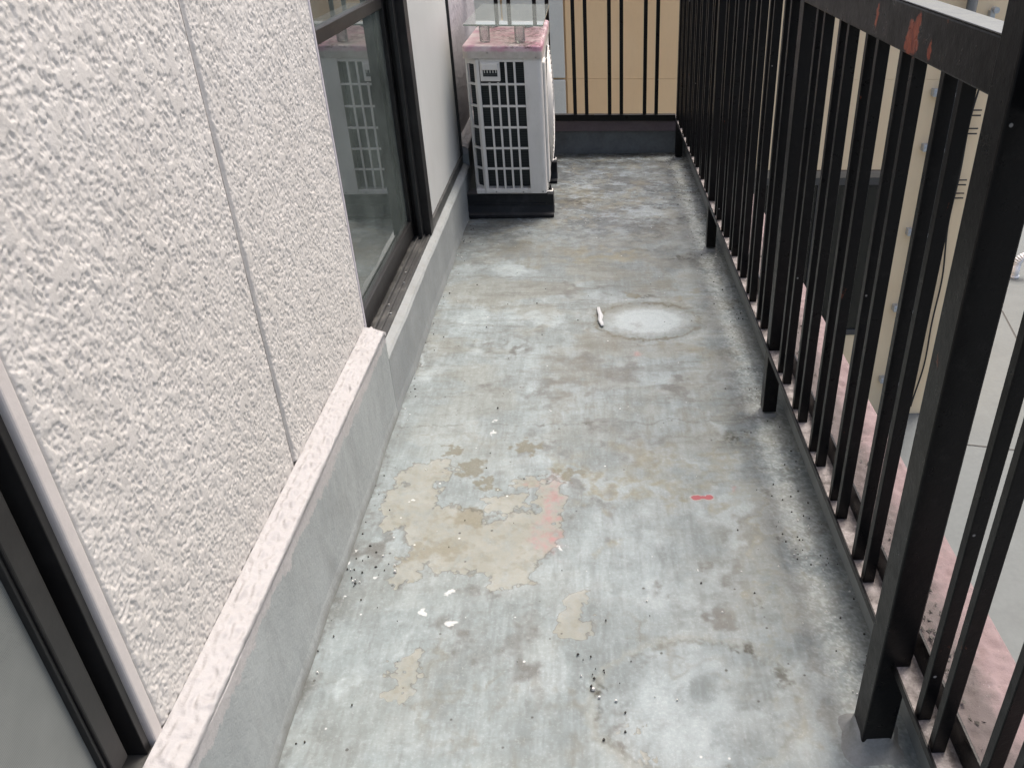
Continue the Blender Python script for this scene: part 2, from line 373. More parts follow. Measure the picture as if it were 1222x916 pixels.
def field(lst, k_):
    X_, Y_ = xx + WOB[k_][0], yy + WOB[k_][1]; acc = np.full(xx.shape, 9.0)
    for q in lst:
        u, v, rx, ry = q[:4]; t = math.radians(q[4]) if len(q) > 4 else 0
        cx, cy = fl(u, v); a = abs(fl(u + rx, v)[0] - fl(u - rx, v)[0]) / 2; b = abs(fl(u, v - ry)[1] - fl(u, v + ry)[1]) / 2
        dx, dy = X_ - cx, Y_ - cy
        acc = np.minimum(acc, np.hypot((dx * math.cos(t) + dy * math.sin(t)) / a, (dy * math.cos(t) - dx * math.sin(t)) / b))
    return acc
C = np.zeros((ny, nx, 3))
def lay(mask, col):
    global C
    C = C * (1 - mask[..., None]) + np.array(col) * mask[..., None]
soft = lambda d, a=1.3, b=.25: 1 - sst(d, b, a)
big, mid, sm = frac(.9, 1.7, seed=1), frac(.28, 1.62, seed=2), frac(.07, 1.35, seed=3)
brush = frac(.30, 1.2, .35, 3.0, seed=4); brushx = frac(.30, 1.2, 3.0, .4, seed=5)
C[:] = (.335, .366, .362)
lay(.75 * sst(big, -.9, 1.1), (.40, .438, .438)); lay(.50 * sst(mid, .0, 1.6), (.455, .49, .488)); lay(.45 * sst(-mid, .2, 1.9), (.245, .26, .253))
lay(.28 * sst(brush, .2, 1.6), (.22, .23, .222)); lay(.22 * sst(-brush, .4, 1.8), (.47, .50, .50)); lay(.22 * sst(sm, .5, 1.9), (.21, .215, .205)); lay(.30 * sst(frac(.12, 1.1, .3, 4.0, seed=21), .3, 1.8), (.24, .25, .243)); lay(.25 * sst(frac(.12, 1.1, .3, 4.0, seed=22), .5, 1.8), (.48, .51, .51))
# warm dirt film: middle and far half, right side
reg = np.clip(.22 + .55 * sst(yy, 1.5, 2.6) * (1 - .5 * sst(yy, 3.2, 4.0)) + .45 * sst(xx, .1, .42) * sst(yy, 1.0, 1.6), 0, 1)
lay(.62 * reg * sst(frac(.5, 1.75, 1.4, 1.0, seed=6) + .2 * mid, -.5, 1.1), (.315, .295, .24))
lay(.50 * reg * sst(brushx, .3, 1.5), (.19, .18, .155)); lay(sst(yy, 2.5, 3.5) * (.38 + .42 * sst(frac(.3, 1.6, seed=8), -.8, .8)), (.13, .138, .138))  # last layer paints the light falloff at the far end, broken up like dirt
DK = [(440, 650, 24, 38), (705, 440, 60, 18), (690, 600, 40, 20), (640, 620, 14, 26), (560, 290, 34, 12), (800, 268, 50, 12), (800, 215, 40, 12), (700, 520, 44, 14), (880, 460, 22, 18), (905, 640, 25, 40), (700, 345, 90, 7), (600, 405, 50, 8),
      (850, 355, 30, 10), (770, 820, 14, 26), (430, 700, 15, 20), (610, 780, 40, 40), (720, 250, 30, 9), (870, 700, 20, 25), (985, 640, 14, 40), (1010, 760, 18, 40), (720, 870, 14, 34), (560, 745, 30, 25), (740, 520, 50, 16), (820, 470, 30, 14), (640, 460, 40, 10)]
lay(.85 * soft(field(DK, 'B'), 1.45, .3) * sst(mid + .25 * sm, -2.2, 1.8), (.185, .18, .165))
PALE = [(900, 560, 26, 26), (945, 660, 22, 50), (985, 760, 20, 50), (870, 500, 24, 20), (840, 830, 90, 55), (690, 222, 28, 7), (780, 250, 34, 16), (750, 190, 50, 5), (530, 520, 50, 14), (470, 760, 30, 40), (600, 320, 44, 12), (520, 430, 40, 20), (780, 700, 70, 24), (900, 880, 70, 28), (980, 860, 30, 60), (850, 620, 40, 40), (930, 590, 30, 30), (640, 380, 40, 16), (970, 700, 25, 50), (560, 370, 30, 14), (840, 560, 30, 20)]
lay(.62 * soft(field(PALE, 'B')) * sst(mid + .5 * brush, -1.3, .8), (.50, .535, .535))
OL = [(905, 600, 14, 50), (970, 720, 14, 50), (850, 570, 60, 12), (880, 550, 14, 40), (925, 650, 12, 60), (955, 740, 12, 45), (760, 555, 60, 12), (690, 565, 25, 8), (840, 420, 18, 8), (835, 355, 10, 5), (935, 870, 26, 20), (900, 790, 10, 12), (720, 305, 60, 8), (700, 235, 35, 12), (830, 210, 14, 25), (960, 560, 18, 30), (800, 580, 40, 14), (740, 600, 30, 16)]
lay(.72 * soft(field(OL, 'B'), 1.6, .2) * sst(.25 * sm + mid, -2.4, 1.8), (.30, .265, .175))
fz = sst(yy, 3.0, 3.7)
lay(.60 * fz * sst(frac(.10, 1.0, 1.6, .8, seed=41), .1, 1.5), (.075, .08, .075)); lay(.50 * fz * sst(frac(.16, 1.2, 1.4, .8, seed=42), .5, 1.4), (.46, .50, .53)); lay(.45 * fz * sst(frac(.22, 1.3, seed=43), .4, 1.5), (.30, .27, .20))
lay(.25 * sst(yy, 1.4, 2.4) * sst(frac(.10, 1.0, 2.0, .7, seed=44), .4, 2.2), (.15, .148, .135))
# disc with a rim, and the ring left by a tub
r1 = field([(773, 382, 60, 21)], 'S'); lay(.30 * soft(r1, 2.0, 1.0), (.27, .265, .235)); lay(.85 * soft(r1, .95, .5), (.58, .615, .62)); lay(.35 * np.exp(-((r1 - .72) / .05) ** 2), (.36, .37, .34)); lay(.22 * np.exp(-((r1 - .45) / .06) ** 2), (.40, .42, .41)); lay(.85 * np.exp(-((r1 - 1.03) / .06) ** 2) * sst(mid, -1.8, 0), (.17, .155, .11)); lay(.5 * np.exp(-((r1 - 1.28) / .05) ** 2) * sst(sm, -.8, 1), (.48, .50, .49))
r2 = field([(832, 838, 120, 80)], 'S'); lay(.45 * soft(r2, 1.0, .5) * sst(mid, -1.4, .6), (.50, .54, .54)); lay(.50 * np.exp(-((r2 - 1.0) / .045) ** 2) * sst(mid + sm, -1.4, .6), (.16, .15, .115)); lay(.3 * np.exp(-((r2 - 1.07) / .05) ** 2), (.42, .40, .33))
SM = [(740, 545, 70, 10), (690, 480, 50, 14), (800, 500, 50, 14), (960, 620, 26, 30), (900, 700, 26, 20), (930, 780, 18, 30), (985, 690, 16, 40), (850, 430, 34, 14), (720, 400, 30, 10), (780, 330, 60, 8), (650, 300, 50, 8), (680, 450, 30, 30), (760, 760, 60, 10), (880, 620, 16, 40), (560, 520, 60, 6), (640, 860, 20, 50), (540, 840, 14, 40), (1000, 820, 16, 40)]
lay(.70 * soft(field(SM, 'B'), 2.0, .0) * sst(.5 * brush + .7 * mid + .2 * sm, -2.2, 1.8), (.235, .22, .18))
BK = [(936, 809, 13, 14, 20), (890, 774, 15, 6), (906, 722, 18, 5), (929, 640, 6, 12), (913, 585, 8, 14), (768, 353, 15, 3), (876, 520, 22, 6, 30), (800, 270, 28, 4), (690, 240, 20, 6), (715, 830, 8, 18), (660, 585, 6, 10), (870, 388, 18, 3), (820, 305, 24, 4, 20), (860, 235, 10, 22), (828, 205, 9, 18), (1000, 640, 8, 20), (1030, 730, 9, 24), (760, 183, 60, 3), (668, 182, 14, 4)]  # black dirt spots, plus two painted shadow smears at the post feet
lay(.85 * soft(field(BK, 'S'), 1.5, .3) * sst(sm, -.7, .9), (.085, .082, .065))
# floor edges: dark line and dirt at the kerb foot, grey grit by the railing, moss at the far end
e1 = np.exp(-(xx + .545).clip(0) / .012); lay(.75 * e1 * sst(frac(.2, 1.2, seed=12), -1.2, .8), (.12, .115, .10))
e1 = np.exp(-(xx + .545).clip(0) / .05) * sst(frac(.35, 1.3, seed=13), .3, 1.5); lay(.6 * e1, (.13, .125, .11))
e2 = sst(xx, .36, .47); g2 = frac(.05, .75, seed=14); lay(.45 * sst(xx, .22, .46) * sst(mid + .4 * big, -1.2, 1.0), (.50, .50, .46)); lay(.22 * e2 * sst(g2 + .5 * mid, .6, 1.8), (.15, .15, .14)); lay(.60 * e2 * sst(-g2, -.1, 1.2), (.62, .63, .60)); lay(.2 * sst(xx, .49, .53), (.17, .165, .15))  # grit and bleached strip, the pale tone strengthened to offset the railing's shade
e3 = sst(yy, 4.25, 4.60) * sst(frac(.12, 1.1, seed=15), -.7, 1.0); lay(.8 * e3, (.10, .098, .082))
lay(.7 * np.exp(-np.hypot((xx + .35) / .24, (yy - 3.9) / .42) ** 4) * sst(mid, -1.6, 1), (.11, .11, .105))  # darker patch under and around the air conditioner
# hairline joints
jl = yy + .006 * frac(.2, 1.6, seed=16)
for y_, a_ in ((1.906, .5), (3.174, .7)): lay(a_ * np.exp(-((jl - y_) / .0032) ** 2) * sst(frac(.15, 1.2, seed=17), -1.0, .4), (.14, .13, .11))
# brown scabs and pink primer
lay(.75 * soft(field([(562, 557, 18, 12), (540, 541, 9, 4), (627, 532, 20, 7), (557, 613, 20, 13), (582, 577, 14, 5), (680, 563, 22, 6), (756, 352, 6, 3), (545, 536, 8, 4)], 'W'), 1.08, .85), (.225, .205, .15))
PE = [(494, 589, 31, 36), (516, 563, 24, 13), (470, 615, 12, 18), (531, 628, 50, 26), (592, 652, 64, 30), (553, 659, 64, 22), (483, 681, 17, 19), (610, 686, 22, 16), (622, 640, 32, 30), (655, 600, 18, 30), (648, 634, 20, 22), (630, 575, 16, 7), (600, 600, 24, 14),
      (681, 742, 20, 20), (690, 722, 9, 17), (483, 805, 19, 22), (489, 782, 14, 12), (474, 827, 18, 10), (752, 861, 9, 6), (763, 899, 9, 4)]
pe = field(PE, 'W'); CF = C.copy()
C[:] = (.40, .385, .33); lay(.6 * sst(mid, -1, 1.4), (.47, .455, .405)); lay(.5 * sst(sm, .2, 1.6), (.30, .27, .20)); lay(.35 * sst(brush, 0, 1.5), (.40, .41, .385))
lay(.8 * soft(field([(520, 655, 38, 12), (478, 662, 16, 11), (557, 613, 20, 13)], 'W'), 1.2, .6), (.29, .255, .18))
pkf = soft(field([(657, 606, 8, 28), (651, 640, 15, 12), (642, 580, 9, 5), (655, 590, 7, 10)], 'W'), 2.0, .0)
lay(.85 * pkf * sst(mid + .5 * sm, -2.2, 1.2), (.58, .255, .265)); CM = C.copy(); C[:] = CF
lay(.75 * pkf * sst(mid + .5 * sm, -2.2, 1.2), (.56, .28, .285)); lay(.5 * soft(field([(760, 421, 6, 3), (875, 583, 3, 2)], 'S'), 1.3, .3), (.52, .28, .27))
WH = [(470, 641, 5, 3.5), (491, 597, 6, 3), (540, 705, 13, 4), (505, 729, 9, 5), (535, 742, 11, 6), (424, 655, 6, 4), (419, 668, 5, 3), (450, 687, 7, 6), (413, 711, 6, 3.5), (557, 733, 3, 3), (616, 735, 4, 3), (726, 682, 7, 2), (748, 687, 6, 2), (776, 712, 5, 2), (823, 677, 5, 2), (834, 679, 6, 2), (884, 682, 4, 2), (522, 632, 4, 2), (438, 744, 4, 2), (552, 790, 3, 2), (425, 845, 4, 3), (588, 514, 4, 8), (592, 500, 3, 5), (668, 653, 8, 6), (1046, 690, 7, 3), (655, 488, 3, 2), (1030, 705, 4, 3)]
zz = .0025 * (np.sin(yy * 2.1 + 1) * np.cos(xx * 5) + .6 * np.sin(yy * 5.3 + xx * 4)) - .003 + .0003 * mid + .00012 * sm - .0009 * (1 - sst(pe, .93, 1.0)) + .0004 * np.exp(-((pe - 1.03) / .03) ** 2)
fme = grid_mesh('balcony_floor', ny, nx, np.stack([xx, yy, zz], -1))
def attr(nm, v):
    a_ = fme.attributes.new(nm, 'FLOAT', 'POINT'); a_.data.foreach_set('value', v.reshape(-1).astype(np.float32))
def attrc(nm, v):
    a_ = fme.attributes.new(nm, 'FLOAT_COLOR', 'POINT'); a_.data.foreach_set('color', np.concatenate([np.clip(v, 0, 1), np.ones((ny, nx, 1))], -1).reshape(-1).astype(np.float32))
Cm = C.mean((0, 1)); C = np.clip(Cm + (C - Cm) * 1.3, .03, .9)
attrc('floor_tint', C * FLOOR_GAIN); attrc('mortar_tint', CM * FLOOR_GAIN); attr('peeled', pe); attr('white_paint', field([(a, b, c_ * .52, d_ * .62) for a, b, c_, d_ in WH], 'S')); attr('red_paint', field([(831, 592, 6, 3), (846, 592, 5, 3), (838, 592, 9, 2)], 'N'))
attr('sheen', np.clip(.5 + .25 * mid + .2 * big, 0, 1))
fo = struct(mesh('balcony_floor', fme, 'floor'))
gm = bmesh.new(); abox(gm, -60, 90, -60, 120, -3.2, -3.0)
ground = struct(mesh('ground', gm, 'ground_concrete'))
slab = box('balcony_slab', -.60, .555, -.8, Y_END + .05, -.16, -.02, 'kerb'); struct(slab)
for x0, y0, x1, y1 in ((4.877, 8.682, 4.0, 4.43), (3.2, 6.0, 9.5, 4.4), (4.6, 7.36, 12, 5.6)):
    bm = bmesh.new(); d = Vector((x1 - x0, y1 - y0, 0)); nn = Vector((-d.y, d.x, 0)).normalized() * .008
    vs = [bm.verts.new(Vector((x0, y0, -2.996)) + k) for k in (nn, -nn)] + [bm.verts.new(Vector((x1, y1, -2.996)) + k) for k in (-nn, nn)]
    bm.faces.new(vs); bmesh.ops.recalc_face_normals(bm, faces=bm.faces); mesh('joint', bm, 'debris_dark', ground)

# ------------------------------------------------------------------ kerb along the house wall
kerb = root('wall_kerb', 'long grey cement kerb with white painted cap along the foot of the house wall', 'kerb', (XK, 1.3, 0))
L0 = base(kerb)
def kerb_body(y0, y1, ztop, zin, xin):
    bm = bmesh.new(); N = max(2, int((y1 - y0) / .04)); prof = [(XK + .004, -.02), (XK + .002, .012), (XK, .03), (XK, ztop - .006), (XK - .006, ztop), (xin, zin), (xin, -.02)]
    rings = []
    for i in range(N + 1):
        y = y0 + (y1 - y0) * i / N; wob = .0018 * math.sin(y * 9) + .0012 * math.sin(y * 23 + 1)
        rings.append([bm.verts.new((px + wob * (1 if j < 5 else 0), y, pz + (wob * .8 if 2 < j < 5 else 0))) for j, (px, pz) in enumerate(prof)])
    for a, b in zip(rings, rings[1:]):
        for j in range(len(prof)):
            k = (j + 1) % len(prof); bm.faces.new((a[j], a[k], b[k], b[j]))
    bm.faces.new(rings[0]); bm.faces.new(rings[-1][::-1]); bmesh.ops.recalc_face_normals(bm, faces=bm.faces)
    bmesh.ops.translate(bm, verts=bm.verts, vec=-L0); return bm
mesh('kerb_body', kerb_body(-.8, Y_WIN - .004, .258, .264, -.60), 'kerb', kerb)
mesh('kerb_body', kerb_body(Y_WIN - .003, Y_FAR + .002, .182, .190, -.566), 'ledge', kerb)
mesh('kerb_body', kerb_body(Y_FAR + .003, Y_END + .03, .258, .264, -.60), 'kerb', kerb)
def cap(y0, y1, name='painted_cap'):
    step = .004; nyc = int((y1 - y0) / step) + 1; nt = 22
    ys = np.linspace(y0, y1, nyc); t = np.linspace(0, 1, nt)
    nz1 = band_noise(nyc, nt, step, .03); nz2 = band_noise(nyc, nt, step, .016)
    p = np.zeros((nyc, nt, 3))
    for j, tt in enumerate(t):
        if tt < .82: x = XW + .001 + (XK + .003 - XW - .001) * (tt / .82); z = .282 - .0150 * (tt / .82) ** 1.2
        else: x = XK + .003; z = .267 - .011 * (tt - .82) / .18
        p[:, j, 0] = x; p[:, j, 2] = z
    ridge = np.exp(-((t - .28) / .06) ** 2)[None, :] * (.0018 + .0012 * band_noise(nyc, 1, step, .05))
    wgt = (np.sin(np.pi * np.clip(t, 0, 1)) ** .6)[None, :]
    p[:, :, 2] += (.0011 * nz1 + .0009 * nz2) * wgt + ridge
    en = np.minimum(ys - y0, y1 - ys); dr = .012 * (1 - sst(en, 0, .02)); p[:, :, 2] -= dr[:, None]
    p[:, :, 1] = ys[:, None]; p[:, -1, 0] -= .001
    p[:, -1, 2] += .003 * np.abs(band_noise(nyc, 1, step, .04))[:, 0]
    p -= np.array(L0)
    return mesh(name, grid_mesh(name, nyc, nt, p[:, ::-1]), 'cap', kerb)
cap(-.2, Y_WIN - .004); cap(Y_FAR + .003, Y_END + .03)

# ------------------------------------------------------------------ house wall (near section)
wall = root('stucco_wall', 'off white rough stucco house wall with one vertical joint, left of the window', 'wall', (XW, 1.35, .265))
WB0 = base(wall)
def rel(me, b):
    me.transform(Matrix.Translation(-b)); return me
mesh('stucco_panel', rel(stucco(Y_NEAR + .020, 1.3475, .283, 1.34, .0017, XW), WB0), 'stucco', wall)
mesh('stucco_panel', rel(stucco(1.3550, Y_WIN - .010, .283, 1.22, .0017, XW), WB0), 'stucco', wall)
box('wall_core', -.76, XW - .005, Y_NEAR, Y_WIN - .001, .20, 2.5, 'caulk_cream', wall, .004)
bm = bmesh.new(); 
for i in range(1):
    cyl(bm, (XW - .0085, 1.3512, .28), (XW - .0085, 1.3512, 1.40), .0052, seg=8)
bmesh.ops.translate(bm, verts=bm.verts, vec=-WB0); mesh('joint_sealant', bm, 'caulk_cream', wall, True)
box('corner_caulk', XW - .030, XW + .0015, Y_NEAR + .001, Y_NEAR + .022, .27, 1.42, 'caulk_cream', wall, .004, 3)
box('corner_caulk', XW - .030, XW + .0015, Y_WIN - .012, Y_WIN + .002, .27, 1.42, 'caulk_lavender', wall, .005, 3)

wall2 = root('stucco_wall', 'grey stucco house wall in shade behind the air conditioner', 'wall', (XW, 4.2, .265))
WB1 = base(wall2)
mesh('stucco_panel', rel(stucco(Y_FAR + .004, Y_END + .16, .283, 1.5, .0042, XW, 1.1), WB1), 'stucco_shaded', wall2)
box('wall_core', -.76, XW - .005, Y_FAR + .002, Y_END + .16, .20, 2.5, 'stucco_shaded', wall2, .004)

# ------------------------------------------------------------------ sliding window with its sill
win = root('sliding_window', 'bronze framed sliding window reflecting the air conditioner, above the low kerb', 'window', (-.63, 2.43, .19))
box('sill', -.70, -.567, Y_WIN + .003, Y_FAR - .02, .120, .193, 'sill_track', win, .001)
for xx0, hh in ((-.570, .198), (-.586, .199), (-.603, .204), (-.650, .204)):
    box('track', xx0 - .002, xx0 + .002, Y_WIN + .003, Y_PAN - .02, .1932, hh, 'sill_track', win, .0006)
for sy, sx in ((2.20, -.580), (2.26, -.597), (2.42, -.583), (2.5, -.592)):
    bm = bmesh.new(); cyl(bm, (sx, sy, .192), (sx, sy, .1965), .004, .003, 10); bmesh.ops.translate(bm, verts=bm.verts, vec=-base(win)); mesh('screw', bm, 'aluminium', win)
box('frame_jamb', -.70, -.588, Y_WIN + .003, Y_WIN + .016, .1932, 1.9, 'bronze_black', win, .001)
box('frame_head', -.70, -.588, Y_WIN + .003, Y_FAR - .02, 1.9, 1.94, 'bronze', win, .001)
box('frame_jamb', -.70, -.562, Y_PAN - .055, Y_PAN - .004, .1932, 1.9, 'bronze', win, .002)
box('jamb_stop', -.600, -.588, Y_PAN - .090, Y_PAN - .056, .1932, 1.9, 'bronze_black', win, .001)
s1 = box('sash_bottom_rail', -.643, -.617, Y_WIN + .02, Y_PAN - .06, .204, .262, 'bronze', win, .002)
box('sash_mid_rail', -.643, -.617, Y_WIN + .02, Y_PAN - .06, .935, .968, 'bronze', win, .002)
box('sash_stile', -.644, -.616, Y_PAN - .106, Y_PAN - .058, .262, 1.88, 'bronze', win, .002)
box('sash_stile', -.644, -.616, Y_WIN + .018, Y_WIN + .034, .262, 1.88, 'bronze', win, .002)
box('glass_pane', -.632, -.628, Y_WIN + .034, Y_PAN - .107, .262, .935, 'window_glass', win, 0)
box('glass_pane', -.632, -.628, Y_WIN + .034, Y_PAN - .107, .968, 1.88, 'window_glass', win, 0)
box('inner_sash_stile', -.685, -.662, 2.66, 2.70, .204, 1.88, 'bronze', win, .002)
box('inner_sash_rail', -.685, -.662, 2.70, 3.5, .204, .262, 'bronze', win, .002)
# room behind
room = root('room_interior', 'dim room with pale curtain seen through the sliding window', 'room', (-1.6, 2.6, .15))
box('room_floor', -3.0, -.72, 1.2, 4.4, .10, .15, 'room_floor', room, 0)
box('room_wall', -3.05, -3.0, 1.2, 4.4, .15, 2.5, 'room_wall', room, 0)
box('room_wall', -3.0, -.77, 1.15, 1.2, .15, 2.5, 'room_wall', room, 0)
box('room_wall', -3.0, -.77, 4.4, 4.45, .15, 2.5, 'room_wall', room, 0)
box('room_ceiling', -3.0, -.60, 1.2, 4.4, 2.5, 2.55, 'room_wall', room, 0)
bm = bmesh.new(); pr = []
for i in range(140):
    y = 2.55 + i * .006; pr.append((-.80 + .022 * math.sin(i * .55) + .008 * math.sin(i * 1.7), y))
lo = [bm.verts.new((x, y, .18)) for x, y in pr]; hi = [bm.verts.new((x, y, 2.3)) for x, y in pr]
for i in range(len(pr) - 1): bm.faces.new((lo[i], lo[i + 1], hi[i + 1], hi[i]))
bmesh.ops.translate(bm, verts=bm.verts, vec=-base(room)); mesh('curtain', bm, 'curtain', room, True)
box('wall_header', -.76, XW - .002, Y_WIN + .001, Y_FAR, 1.945, 2.5, 'caulk_cream', wall, .003)

# white shutter pocket
poc = root('shutter_pocket', 'white shutter pocket panel with thin dark frame beside the sliding window', 'panel', (-.58, 3.3, .18))
box('panel', -.600, -.570, Y_PAN + .008, Y_FAR - .032, .232, 1.86, 'white_panel', poc, .002)
box('frame_bottom', -.600, -.563, Y_PAN - .002, Y_FAR - .020, .1932, .231, 'sill_track', poc, .002)
box('frame_side', -.600, -.560, Y_FAR - .031, Y_FAR - .018, .2315, 1.89, 'bronze_black', poc, .001)
box('frame_side', -.600, -.563, Y_PAN - .003, Y_PAN + .007, .2315, 1.89, 'bronze', poc, .001)
box('frame_top', -.600, -.563, Y_PAN + .0075, Y_FAR - .032, 1.861, 1.89, 'bronze', poc, .001)

# near screen door, lower left corner
scr = root('screen_door', 'dark framed insect screen door at the near end of the stucco wall', 'screen door', (-.60, .5, .27))
box('frame_jamb', -.66, -.590, .722, .7335, .275, 1.9, 'bronze', scr, .001)
box('jamb_channel', -.66, -.628, .702, .7215, .275, 1.9, 'bronze_black', scr, .001)
box('screen_stile', -.622, -.598, .672, .703, .30, 1.9, 'bronze', scr, .002)
box('spline', -.618, -.602, .667, .6715, .30, 1.9, 'bronze_black', scr, .001)
box('screen_mesh', -.611, -.610, -.25, .667, .32, 1.9, 'mesh', scr, 0)
box('screen_rail', -.622, -.598, -.25, .6715, .275, .32, 'bronze', scr, .002)
box('door_leaf', -.70, -.67, -.25, .70, .275, 1.9, 'room_wall', scr, 0)
box('sill', -.70, -.588, -.25, .733, .2735, .2748, 'sill_track', scr, 0)

# ------------------------------------------------------------------ outer kerb with pink coping
cop = root('balcony_coping', 'pink painted balcony edge coping with dirt beyond the railing', 'coping', (.62, 1.9, 0))
box('kerb_face', .533, .556, -.8, Y_END + .02, -.01, .146, 'ledge', cop, .003)
nyc, nxc = 700, 24
yc = np.linspace(-.8, Y_END + .35, nyc)[:, None] * np.ones((1, nxc)); xc = np.linspace(.697, .520, nxc)[None, :] * np.ones((nyc, 1))
zc = .152 + .0016 * band_noise(nyc, nxc, .0075, .03) + .0012 * band_noise(nyc, nxc, .0075, .09)
zc[:, 0] = .13; xc[:, 0] = .699; xc[:, -1] = .520; zc[:, -1] = .146
mesh('coping_top', grid_mesh('coping_top', nyc, nxc, np.stack([xc, yc, zc], -1) - np.array(base(cop))), 'coping', cop)
box('outer_face', .557, .697, -.8, Y_END + .35, -.40, .146, 'coping', cop, .002)
ek = root('end_kerb', 'low cement kerb with purple fascia at the far end of the balcony', 'kerb', (0, Y_END, 0))
simple('end_cement', (.125, .137, .142), .7, .3, 9, .5, 70, dirt=((.06, .062, .058), .6))
box('cement_base', -.58, .532, Y_END, Y_END + .10, -.01, .121, 'end_cement', ek, .003)
box('fascia', -.58, .519, Y_END - .022, Y_END + .10, .1215, .176, 'purple_fascia', ek, .002)
box('top_edge', -.58, .519, Y_END - .026, Y_END + .10, .1765, .184, 'fascia_edge', ek, .001)

# ------------------------------------------------------------------ side railing
rail = root('balcony_railing', 'tall dark brown steel balcony railing with paired balusters along the right side', 'railing', (.48, .9, 0))
RB = base(rail)
box('top_rail', .460, .506, -.6, 4.56, 1.052, 1.117, 'rail', rail, .003)
nq = NT('rail_gloss'); cq = nq.mix(nq.mp(nq.noise(30, 5, .7), .45, .75), (.02, .018, .017), (.07, .065, .06))
M['rail_gloss'] = nq.done(cq, nq.mp(nq.noise(40, 4, .7), .3, .7, .10, .22), None, spec=.5)
box('rail_gloss_plate', .459, .507, -.6, 4.56, 1.1173, 1.1195, 'rail_gloss', rail, .0008)  # thin glossy plate added so the rail top mirrors the sky
box('rail_base', .4635, .5025, -.6, 4.54, .2010, .2050, 'rail_dust', rail, 0)
box('inner_lip', .459, .463, -.6, 4.54, .200, .214, 'rail', rail, .001)
box('outer_lip', .503, .508, -.6, 4.54, .198, .252, 'rail', rail, .001)
simple('mortar', (.25, .255, .245), .75, .25, 30, .6, 70, dirt=((.16, .15, .13), .6))
pm = bmesh.new(); abox(pm, -.026, .026, -.026, .026, .02, 1.75, .003)
np1 = mesh('post', pm, 'rail', rail); np1.location = Vector((.464, .897, 0)) - RB
pm = bmesh.new()
for k in range(1):
    vs = []
    for z, r in ((-.012, .062), (-.002, .050), (.006, .039), (.018, .031), (.030, .0275), (.031, .020)):
        vs.append([pm.verts.new((r * math.copysign(min(1, abs(math.cos(a)) * 1.25), math.cos(a)) + .004 * math.sin(3 * a + z * 90) + .002 * math.sin(7 * a), r * math.copysign(min(1, abs(math.sin(a)) * 1.25), math.sin(a)), z)) for a in [i * math.tau / 24 for i in range(24)]])
    for a, b in zip(vs, vs[1:]):
        for i in range(24): pm.faces.new((a[i], a[(i + 1) % 24], b[(i + 1) % 24], b[i]))
    pm.faces.new(vs[-1])
foot_me = None
ft = mesh('mortar_foot', pm, 'mortar', rail, True); ft.location = np1.location; foot_me = ft.data
pm = bmesh.new(); abox(pm, -.019, .019, -.019, .019, .012, 1.0515, .002); pme = None
for y in (1.935, 3.172, 4.505):
    if pme is None: o = mesh('post', pm, 'rail', rail); pme = o.data
    else: o = mesh('post', pme, 'rail', rail)
    o.location = Vector((.484, y, 0)) - RB
    f = mesh('mortar_foot', foot_me, 'mortar', rail); f.location = Vector((.484, y, -.008)) - RB; f.scale = (.72, .72, .45)
ys = []
for y in (.375, .546, .717): ys += [y, y + .055]
for y in (1.056, 1.229, 1.399, 1.570, 1.741): ys += [y, y + .056]
for k in range(6): ys += [2.043 + .178 * k, 2.043 + .178 * k + .056]
for k in range(7): ys += [3.262 + .176 * k, 3.262 + .176 * k + .056]
bm = bmesh.new(); abox(bm, -.0102, .0102, -.0076, .0076, .2052, 1.0515, .0015); bme = None
for y in ys:
    if bme is None: o = mesh('baluster', bm, 'rail', rail); bme = o.data
    else: o = mesh('baluster', bme, 'rail', rail)
    o.location = Vector((.4768 + random.uniform(-.001, .001), y + .008 + random.uniform(-.0015, .0015), 0)) - RB
    o.rotation_euler = (0, 0, random.uniform(-.03, .03))

# end railing
er = root('end_railing', 'dark steel railing with paired balusters closing the far end of the balcony', 'railing', (0, 4.52, 0)); EB = base(er)
box('bottom_rail', -.56, .4635, 4.512, 4.545, .196, .229, 'rail', er, .002)
box('top_rail', -.56, .4595, 4.508, 4.553, 1.052, 1.117, 'rail', er, .003)
bm = bmesh.new(); abox(bm, -.0095, .0095, -.009, .009, .2292, 1.0515, .0012); bme = None
for x in (-.447, -.385, -.259, -.197, -.070, -.009, .112, .174, .297, .359, .455):
    if x > .44: continue
    if bme is None: o = mesh('baluster', bm, 'rail', er); bme = o.data
    else: o = mesh('baluster', bme, 'rail', er)
    o.location = Vector((x, 4.529, 0)) - EB

# ------------------------------------------------------------------ air conditioner outdoor unit
ac = root('air_conditioner', 'beige air conditioner outdoor unit with gridded side and pink stained top', 'air conditioner', (-.34, 3.95, .10))
AB = base(ac)
y0, y1 = 3.572, 4.352; xl, xr = -.497, -.186; zb, zt = .108, .662
def acp(name, bm, mat, par=ac, smooth=False):
    bmesh.ops.translate(bm, verts=bm.verts, vec=-base(par)); return mesh(name, bm, mat, par, smooth)
